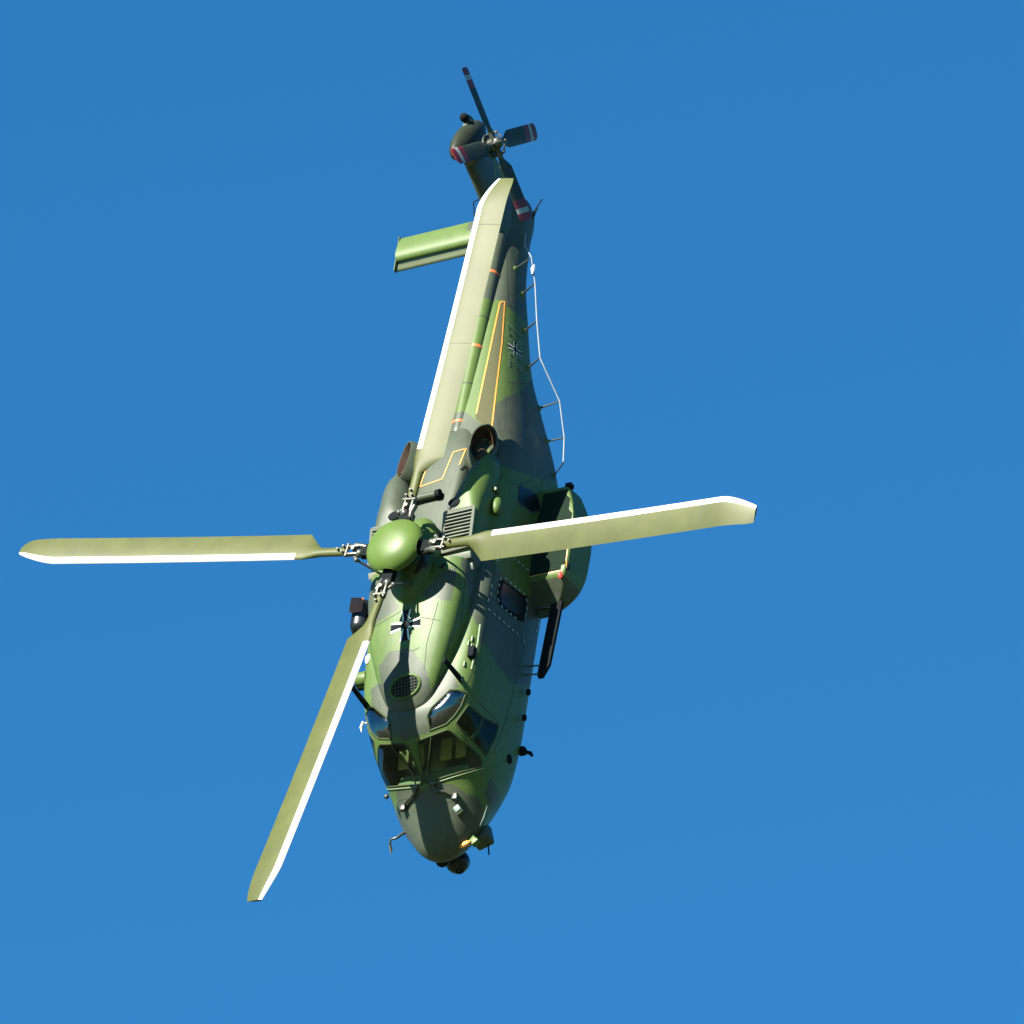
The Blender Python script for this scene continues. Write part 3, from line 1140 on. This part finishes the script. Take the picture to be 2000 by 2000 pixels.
# ------------------------------------------------------------------ long wire antenna on the port side of the boom
def inv_axis(px, py, ax, val):
    d = ray(px, py)
    t = (val - CAM_H[ax]) / d[ax]
    return CAM_H + d * t
stand = [((1007, 525), (1038, 503)), ((1019.5, 575), (1045, 553)), ((1023.6, 647), (1048.5, 627)), ((1030, 719.5), (1054.7, 699)),
         ((1057, 797.5), (1093, 783.7)), ((1068, 862), (1102, 855)), ((1081.5, 930), (1100, 905))]
tips = []
rods = []
for b, t in stand:
    k_ = 0
    h = at(b[0], b[1], HULL)
    while h is None and k_ < 20:
        k_ += 1
        h = at(b[0] - 2 * k_, b[1], HULL)
    p0 = h[0]
    p1 = inv_axis(t[0], t[1], 0, p0.x - .06)
    rods.append((p0, p1))
    tips.append(p1)
sx = at(1024, 459, HULL) or at(1020, 459, HULL)
s2 = at(1019.5, 480, HULL)
path = []
if sx and s2:
    path += [sx[0] + sx[1] * .03, s2[0] + s2[1] * .06]
path += tips[:-1]
# slight sag between the stand-offs
wp = []
for i in range(len(path) - 1):
    for k in range(4):
        wp.append(path[i].lerp(path[i + 1], k / 4))
wp += [path[-1], tips[-1]]
mb = MB()
mb.tube(wp, .014, 8)
ant = mb.build('wire_antenna', 'wire', heli)
for i, (a, b) in enumerate(rods):
    mb = MB()
    mb.tube([a, b], [.022, .014] if i < 6 else .014, 8)
    mb.build('antenna_standoff', 'dmetal', ant)
    mb = MB()
    mb.ell(a, (.06, .04, .06))
    mb.build('standoff_foot', 'green', ant)
mb = MB()
q = tips[0].lerp(tips[1], .45)
mb.tube([q + Vector((.12, 0, 0)), q, q - Vector((.12, 0, 0))], [.02, .045, .02], 8)
mb.build('insulator', 'white', ant)

# ------------------------------------------------------------------ amber no-step borders, walkway, crosses, registration
tri_line = Z(2, (920, 1780), (1140, 735), (1160, 720), (1185, 720), (1160, 1100), (1100, 1600), (1060, 1960)) + Z(3, (955, 335))
tri_fill = tri_line[:-1] + Z(3, (955, 335), (930, 200), (830, 120))
patch('walkway_panel', tri_fill, 'walk', fuselage, .004, HULL)
ribbons('no_step_line', [tri_line], .028, 'yellow', fuselage, False, .009, tree=HULL)
ribbons('deck_border_line', [Z(3, (440, 470), (352, 708), (545, 640), (640, 410), (748, 380), (690, 520))], .026, 'yellow', deck, False, .009)

def cross_mark(centre, size, ux, uy, parent, tree, sc_u=1.0):
    """black cross with white angle bars, arms flaring slightly; ux, uy axes on the skin"""
    def prj(u, v_):
        q = centre + ux * (u * size) + uy * (v_ * size)
        n0 = ux.cross(uy).normalized()
        if n0.dot(CAM_H - centre) < 0:
            n0 = -n0
        loc, nrm, _, _ = tree.ray_cast(q + n0 * 1.0, -n0)
        if loc is None:
            return q
        if nrm.dot(n0) < 0:
            nrm = -nrm
        return loc + nrm * .006
    k = MB()
    wv = MB()
    for a in range(4):
        ca, sa = math.cos(a * math.pi / 2), math.sin(a * math.pi / 2)
        def r(p):
            return p[0] * ca - p[1] * sa, p[0] * sa + p[1] * ca
        N = 8
        vb, vw1, vw2 = [], [], []
        for i in range(N + 1):
            t = i / N
            x = t * .5
            hw = .055 + .06 * t * t
            vb += [prj(*r((x, -hw))), prj(*r((x, hw)))]
            if i >= 2:
                ww = .055
                vw1 += [prj(*r((x, hw))), prj(*r((x, hw + ww)))]
                vw2 += [prj(*r((x, -hw - ww))), prj(*r((x, -hw)))]
        k.add(vb, [[2 * i, 2 * i + 2, 2 * i + 3, 2 * i + 1] for i in range(N)])
        for vw in (vw1, vw2):
            nn = len(vw) // 2 - 1
            wv.add(vw, [[2 * i, 2 * i + 2, 2 * i + 3, 2 * i + 1] for i in range(nn)])
    c = k.build('cross_marking', 'mblack', parent, 0)
    wv.build('cross_white_bars', 'white', parent, 0)
    return c
h = at(792, 1221)
cross_mark(h[0], .64, Vector((1, 0, 0)), Vector((0, 1, 0)), cowling, bvh_of([(cv, cf)]))
h = at(1006, 683, HULL)
sn = h[1]
uy = (Vector((0, 0, 1)) - sn * sn.z).normalized()
ux = Vector((1, 0, 0))
cross_mark(h[0], .37, ux, uy, fuselage, HULL)

GLY = {'7': [[(0, 1), (.6, 1), (.22, 0)], ],
       '8': [[(.3, .54), (.08, .66), (.05, .84), (.3, 1), (.55, .84), (.52, .66), (.3, .54), (.02, .4), (0, .16), (.3, 0), (.6, .16), (.58, .4), (.3, .54)]],
       '2': [[(.02, .76), (.1, .95), (.3, 1), (.52, .93), (.57, .72), (.4, .46), (0, 0), (.6, 0)]]}
def digit(ch, org, hgt, parent):
    """outlined numeral: a pale stroke with a green core, reading nose to tail"""
    mb1, mb2 = MB(), MB()
    for ln in GLY[ch]:
        pts = dense(ln, False, .08)
        hs = []
        for p in pts:
            q = org - ux * (p.x * hgt) + uy * ((p.y - .5) * hgt)
            hh = side(q.x, q.z, 1, HULL)
            hs.append(hh)
        mb1.add(*ribbon_geo(hs, .07, False, .006))
        mb2.add(*ribbon_geo(hs, .035, False, .009))
    o = mb1.build('registration_digit', 'outline', parent, 0)
    mb2.build('digit_core', 'green', parent, 0)
cz = h[0]
digit('7', cz + ux * .53, .34, fuselage)
digit('8', cz + ux * .35, .34, fuselage)
digit('2', cz - ux * .16, .34, fuselage)
digit('7', cz - ux * .35, .34, fuselage)

# dashed rescue outline round the cabin door
def dashes(lines, parent, w_=.03, on=.085, gap=.075):
    for ln in lines:
        hs = [at(p.x, p.y, HULL) for p in dense(ln, False, 1.0)]
        hs = [q for q in hs if q]
        acc, cur = 0.0, []
        onoff = True
        for i in range(1, len(hs)):
            acc += (hs[i][0] - hs[i - 1][0]).length
            if onoff:
                cur.append(hs[i])
            if acc > (on if onoff else gap):
                if onoff and len(cur) > 2:
                    mb_ = MB()
                    mb_.add(*ribbon_geo(cur, w_, False, .018))
                    mb_.build('dash_mark', 'dash', parent, 0)
                cur, acc, onoff = [], 0.0, not onoff
door = patch('cabin_door', Z(8, (860, 560), (1290, 870), (1390, 900), (1370, 1130), (1310, 1450), (1180, 1400), (900, 1170), (770, 1060), (760, 820), (800, 600)), 'mblack', heli, .008, HULL)
dashes([Z(8, (900, 520), (1350, 900), (1380, 1130), (1310, 1450)), Z(8, (830, 500), (750, 850), (790, 1080), (1220, 1440)),
        Z(8, (640, 650), (620, 900), (540, 1040)), Z(8, (540, 1160), (1220, 1740)), Z(8, (1300, 1800), (1320, 1900)), Z(8, (1640, 1320), (1560, 1700)),
        Z(8, (770, 120), (730, 200)), Z(8, (1080, 90), (1560, 500), (1640, 660))], door)
# cabin window glazing behind the dashes
patch('cabin_window', Z(8, (880, 620), (1250, 880), (1310, 1000), (1270, 1250), (1150, 1290), (850, 1080), (820, 850)), 'gloss_black', door, .012, HULL)
patch('rear_cabin_window', Z(3, (1205, 690), (1345, 770), (1390, 900), (1310, 915), (1195, 830)), 'gloss_black', heli, .01, HULL)
# panel seams
for nm, lines in (('roof_seam', [Z(4, (600, 1140), (720, 1065), (830, 930), (935, 770))]),
                  ('nose_seam', [Z(5, (500, 985), (640, 945), (740, 1010), (900, 1010)), Z(5, (960, 1050), (975, 1000), (1040, 985))]),
                  ('side_seam', [Z(4, (1210, 400), (1150, 800), (1060, 1000)), Z(4, (1600, 560), (1520, 900), (1430, 1250), (1330, 1500)), Z(4, (1180, 1030), (1390, 1250)),
                                 Z(3, (760, 1340), (700, 1900)), Z(3, (1000, 1340), (980, 1480), (920, 1700)), Z(3, (1040, 620), (1180, 690), (1330, 640)), Z(3, (1500, 600), (1400, 640), (1350, 900)),
                                 Z(3, (1440, 1000), (1400, 1180), (1390, 1500), (1380, 1750))]),
                  ('boom_seam', [Z(2, (1190, 1650), (1190, 1900)), Z(2, (1200, 760), (1380, 770)), Z(2, (1220, 1480), (1450, 1500)), Z(2, (1240, 650), (1390, 560)), Z(2, (1205, 240), (1215, 700))])):
    ribbons(nm, lines, .012, 'seam', fuselage, False, .005)
ribbons('deck_seam', [Z(3, (330, 560), (420, 300), (640, 230)), Z(3, (320, 790), (520, 730)), Z(3, (60, 740), (300, 640))], .012, 'seam', deck, False, .006)
ribbons('cowling_seam', [Z(4, (700, 330), (880, 360))], .010, 'seam', cowling, False, .005)
for c in (cowling,):
    ribbons('cowling_seam', [Z(4, (700, 590), (640, 620), (590, 600)), Z(4, (560, 270), (300, 420)), Z(3, (620, 1390), (580, 1500)), Z(4, (860, 200), (760, 560), (740, 780))], .010, 'seam', c, False, .005)

# grille on the cowling nose: recess, rim, bars
gc = Vector((791, 1341))
ring = [(gc.x + 29 * math.cos(a) - 3 * math.sin(a), gc.y + 23 * math.sin(a) - 6 * math.cos(a)) for a in np.linspace(0, 2 * math.pi, 40)[:-1]]
gr = patch('oval_intake', ring, 'mblack', cowling, .006)
ribbons('intake_rim', [ring], .05, 'green', cowling, True, .022, 1)
for k in range(-4, 5):
    x = gc.x + k * 6.2
    hh = 22 * math.sqrt(max(0, 1 - (k * 6.2 / 30) ** 2))
    ribbons('intake_bar', [[(x, gc.y - hh - k * 1.0), (x, gc.y + hh - k * 1.0)]], .014, 'dark', cowling, False, .014, 1)
for k in range(-3, 4):
    y = gc.y + k * 6
    ww = 28 * math.sqrt(max(0, 1 - (k * 6 / 24) ** 2))
    ribbons('intake_bar', [[(gc.x - ww, y + 5), (gc.x + ww, y - 7)]], .012, 'dark', cowling, False, .018, 1)

# small vents
for c in ((745, 970), (731, 1157), (904, 914), (865, 1105)):
    patch('flush_vent', [(c[0] - 6, c[1] + 3), (c[0] + 3, c[1] - 5), (c[0] + 6, c[1] - 3), (c[0] - 2, c[1] + 6)], 'mblack', fuselage, .008, None, False, 2.0)

# tube lying across the deck behind the mast
h = at(834, 975)
if h:
    q = h[0] + Vector((0, 0, .08))
    mb = MB()
    mb.tube([q + Vector((0, -.27, 0)), q + Vector((0, .25, 0))], .075, 16)
    mb.tube([q + Vector((0, .25, 0)), q + Vector((0, .34, 0))], .09, 16, 1)
    mb.build('deck_cylinder', None, deck, 40, ['dark', 'black'])
# teardrop fairing and small cups on the port side
h = at(969, 992, HULL)
mb = MB()
mb.ell(h[0] + h[1] * .06, (.20, .10, .11), nu=18)
mb.build('teardrop_fairing', 'green', heli, 0)
mb = MB()
h = at(972, 962, HULL)
mb.tube([h[0], h[0] + Vector((.02, .03, .16))], .035, 10)
h = at(960, 925, HULL)
mb.tube([h[0] - Vector((0, 0, .03)), h[0] + Vector((0, .06, .1))], [.09, .1], 14)
mb.build('drain_cups', 'green', heli)

# ------------------------------------------------------------------ posts, wipers, probes, nose equipment
for s, base in ((1, Vector((2.40, 1.02, -1.50))), (-1, Vector((2.50, -1.04, -1.46)))):
    v = []
    for hgt, k in ((-.08, 1.0), (.0, 1.0), (.45, .85), (.86, .7)):
        for a in range(12):
            t = 2 * math.pi * a / 12
            v.append(base + Vector((.085 * k * math.cos(t) - hgt * .05, .035 * k * math.sin(t) - s * hgt * .02, hgt)))
    f = [[i * 12 + k, i * 12 + (k + 1) % 12, (i + 1) * 12 + (k + 1) % 12, (i + 1) * 12 + k] for i in range(3) for k in range(12)] + [list(range(36, 48))]
    link('blade_antenna', v, f, 'black', heli, True, 50)
# warning sensors on the cabin shoulder
for s in (-1,):
    c = Vector((1.78, s * 1.20, -1.42))
    mb = MB()
    mb.tube([c, c + Vector((.02, s * .20, .05)), c + Vector((.03, s * .23, .055))], [.17, .15, .11], 16)
    o = mb.build('sensor_housing', 'green', heli, 50)
    mb = MB()
    mb.box(c + Vector((.14, s * .10, 0)), (.04, .2, .2), bev=.01)
    mb.build('sensor_face', 'black', o)
mb = MB()
mb.ell((1.45, -1.12, -1.24), (.12, .06, .06))
mb.build('roof_glint', 'white', heli, 0)  # highlight on the shoulder put in as a white blob, no lamp
# starboard searchlight pod
mb = MB()
mb.box((.30, -1.52, -1.42), (.74, .40, .46), Matrix.Rotation(R_(-20), 3, 'X'), bev=.14)
pod = mb.build('searchlight_pod', 'gloss_black', heli, 0)
mb = MB()
mb.box((.12, -1.54, -1.185), (.34, .26, .05), Matrix.Rotation(R_(-20), 3, 'X'), bev=.02)
mb.build('amber_lens', 'brownglass', pod)
# shoulder rail on port
mb = MB()
rail = [at(*p) for p in Z(4, (1215, 405), (1195, 560), (1160, 700), (1140, 790))]
rail = [q[0] + Vector((0, .03, .03)) for q in rail if q]
mb.tube(rail, .022, 8)
mb.build('gutter_rail', 'outline', heli)
for p in Z(4, (1120, 560), (1145, 590), (1150, 520), (1085, 735), (1060, 860)):
    h = at(*p)
    if h:
        mb = MB()
        mb.box(h[0] + h[1] * .02, (.12, .03, .04), bev=.008)
        mb.build('roof_fitting', 'outline', heli)
h = at(*Z(4, (1145, 645))[0])
mb = MB()
mb.box(h[0] + h[1] * .06, (.24, .14, .12), bev=.02)
mb.build('shoulder_box', 'black', heli)
# windscreen centre post and wipers
for s in (1, -1):
    for nm, pts_, wd in (('wiper_blade', Z(9, (510, 760), (490, 1000), (455, 1260)), .022), ('wiper_arm', Z(9, (455, 1200), (450, 1430), (520, 1640)), .03)):
        hs = [at(p.x, p.y, HULL) for p in dense(pts_, False, 3)]
        if s < 0:
            hs = [mir(q) for q in hs]
        mb = MB()
        mb.tube([q[0] + q[1] * .035 for q in hs if q], wd / 2, 8)
        mb.build(nm, 'frame' if nm == 'wiper_blade' else 'dmetal', heli)
    hs = [at(*p, HULL) for p in Z(9, (540, 1690), (620, 1780), (780, 1800), (900, 1860))]
    if s < 0:
        hs = [mir(q) for q in hs]
    mb = MB()
    mb.tube([q[0] + q[1] * .05 for q in hs], .03, 8)
    hb = at(*Z(9, (960, 1900))[0], HULL)
    if s < 0:
        hb = mir(hb)
    mb.box(hb[0] + hb[1] * .05, (.14, .12, .10), bev=.02)
    hb = at(*Z(9, (540, 1640))[0], HULL)
    if s < 0:
        hb = mir(hb)
    mb.ell(hb[0] + hb[1] * .03, (.05, .08, .05))
    mb.build('wiper_motor', 'dmetal', heli)
# lower edge of the windscreen: bright retaining strip
for s in (False, True):
    ribbons('windscreen_sill', [Z(9, (390, 1695), (560, 1640), (900, 1530), (1500, 1350))], .02, 'outline', heli, False, .016, 1, HULL, s)

# nose equipment
mb = MB()
mb.ell((4.80, 0, -3.60), (.235, .235, .235), nu=28, nv=18)
mb.tube([(4.72, 0, -3.25), (4.76, 0, -3.46)], [.20, .17], 20)
fl = mb.build('sensor_ball', 'gloss_black', heli, 60)
mb = MB()
mb.tube([(4.99, .06, -3.62), (5.02, .07, -3.62)], .08, 16)
mb.tube([(4.95, -.10, -3.56), (4.99, -.11, -3.56)], .05, 12)
mb.build('sensor_window', 'black', fl)
mb = MB()
mb.ell((4.98, -.10, -3.22), (.15, .13, .14))
mb.build('nose_bump', 'black', heli, 0)
# chin housing on port with its amber lamp
mb = MB()
mb.box((4.50, .62, -3.34), (.42, .36, .34), Matrix.Rotation(R_(18), 3, 'Z'), bev=.05)
ch = mb.build('chin_housing', 'dark', heli, 50)
mb = MB()
mb.box(inv_axis(926, 1642, 1, .66), (.20, .16, .12), Matrix.Rotation(R_(35), 3, 'Z'), bev=.02)
mb.build('lamp_bracket', 'green', ch)
mb = MB()
mb.ell(inv_axis(908, 1649, 1, .52), (.06, .13, .05), Matrix.Rotation(R_(20), 3, 'Z'))
mb.build('amber_lamp', 'yellow', ch, 0)
mb = MB()
mb.tube([(4.72, .78, -3.36), (4.93, .80, -3.42)], .016, 8)
mb.build('whip_probe', 'black', ch)
h = at(*Z(5, (1095, 1085))[0], HULL)
mb = MB()
mb.box(h[0] + h[1] * .05, (.17, .15, .14), Matrix.Rotation(R_(35), 3, 'Z') @ Matrix.Rotation(R_(25), 3, 'Y'), bev=.015)
ob = mb.build('nose_sensor_box', 'dark', heli)
mb = MB()
mb.box(h[0] + h[1] * .06 + Vector((-.01, 0, .06)), (.13, .12, .04), Matrix.Rotation(R_(35), 3, 'Z') @ Matrix.Rotation(R_(15), 3, 'Y'), bev=.01)
mb.build('sensor_lens', 'lens', ob)
# cable cutter strake on port nose
hs = [at(*p, HULL) for p in Z(5, (1365, 1035), (1330, 1150), (1290, 1230))]
hs = [q for q in hs if q]
if len(hs) > 1:
    mb = MB()
    pts_ = [q[0] + q[1] * .05 for q in hs]
    mb.tube(pts_, [.008, .018, .008], 8)
    mb.build('cable_cutter', 'lens', heli)
# pitot probes
hs = at(*Z(5, (530, 1330))[0], HULL) or at(*Z(5, (560, 1300))[0], HULL)
b0 = hs[0]
mb = MB()
mb.tube([b0, inv_axis(*Z(5, (480, 1355))[0], 1, b0.y - .10), inv_axis(*Z(5, (425, 1370))[0], 1, b0.y - .22), inv_axis(*Z(5, (412, 1420))[0], 1, b0.y - .26)], [.03, .026, .024, .022], 10)
pr = mb.build('pitot_probe', 'dmetal', heli)
mb = MB()
mb.tube([inv_axis(*Z(5, (415, 1420))[0], 1, b0.y - .26), inv_axis(*Z(5, (425, 1470))[0], 1, b0.y - .26), inv_axis(*Z(5, (425, 1520))[0], 1, b0.y - .26)], [.024, .03, .006], 10)
mb.build('probe_tip', 'metal', pr)
# lower port sensor lump
q = inv_axis(1020, 1467, 1, 1.22)
mb = MB()
mb.box(q, (.16, .14, .14), bev=.03)
mb.tube([q, q + Vector((.05, .16, -.05)), q + Vector((.12, .2, -.05))], [.04, .04, .03], 8)
mb.build('lower_sensor', 'black', heli)
h = at(995, 1482, HULL)
if h:
    mb = MB()
    mb.ell(h[0], (.10, .03, .10))
    mb.build('landing_lamp', 'black', heli, 0)
for p in ((1035, 1352), (1027, 1402)):
    q = inv_axis(p[0] - 3, p[1], 1, 1.36)
    mb = MB()
    mb.box(q, (.12, .08, .08), bev=.02)
    mb.build('door_roller', 'black', heli)
# small starboard vane by the cockpit
mb = MB()
q = Vector((2.65, -1.25, -1.62))
mb.tube([q + Vector((0, .2, 0)), q], .015, 8)
mb.tube([q - Vector((.02, 0, -.03)), q + Vector((.10, -.03, .02)), q + Vector((.2, -.02, 0))], [.025, .03, .004], 8)
mb.build('air_vane', 'white', heli)
# starboard windscreen corner bolt
q = inv_axis(755, 1556, 1, -.86)
mb = MB()
mb.ell(q, (.05, .05, .05))
mb.build('corner_lamp', 'dmetal', heli, 0)

# ------------------------------------------------------------------ cockpit interior
mb = MB()
mb.box((2.9, 0, -2.85), (2.2, 1.9, .06))
mb.box((1.95, 0, -2.2), (.06, 1.9, 1.5))
ck = mb.build('cockpit_floor', 'inner', heli, 30)
mb = MB()
mb.box((3.72, 0, -2.52), (.36, 1.5, .40), Matrix.Rotation(R_(-20), 3, 'Y'), bev=.04)
mb.box((3.40, 0, -2.62), (1.0, .34, .36), bev=.04)
mb.build('instrument_panel', 'inner', heli)
for s in (1, -1):
    mb = MB()
    mb.box((2.75, s * .52, -2.45), (.50, .48, .14), bev=.05)
    mb.box((2.45, s * .52, -2.02), (.14, .50, .80), Matrix.Rotation(R_(-10), 3, 'Y'), bev=.05)
    mb.box((2.36, s * .52, -1.58), (.12, .28, .20), bev=.04)
    st_ = mb.build('pilot_seat', 'inner', heli)
    mb = MB()
    mb.box((3.20, s * .30, -2.22), (.46, .24, .05), Matrix.Rotation(R_(8), 3, 'Y'), bev=.015)
    mb.box((3.24, s * .62, -2.22), (.40, .22, .05), Matrix.Rotation(R_(8), 3, 'Y'), bev=.015)
    mb.build('seat_cover', 'tanpanel', st_)
    mb = MB()
    mb.ell((2.62, s * .56, -1.62), (.15, .13, .16))
    mb.build('headrest', 'tanpanel', st_)

# ------------------------------------------------------------------ ground far below
n = 24
gv, gf = [], []
Sz = 30000.0
for i in range(n + 1):
    for j in range(n + 1):
        gv.append(((i / n - .5) * 2 * Sz, (j / n - .5) * 2 * Sz, 0))
for i in range(n):
    for j in range(n):
        a = i * (n + 1) + j
        gf.append([a, a + n + 1, a + n + 2, a + 1])
g = link('ground', gv, gf, 'ground', None, True, 0)
g['kind'] = 'structure'
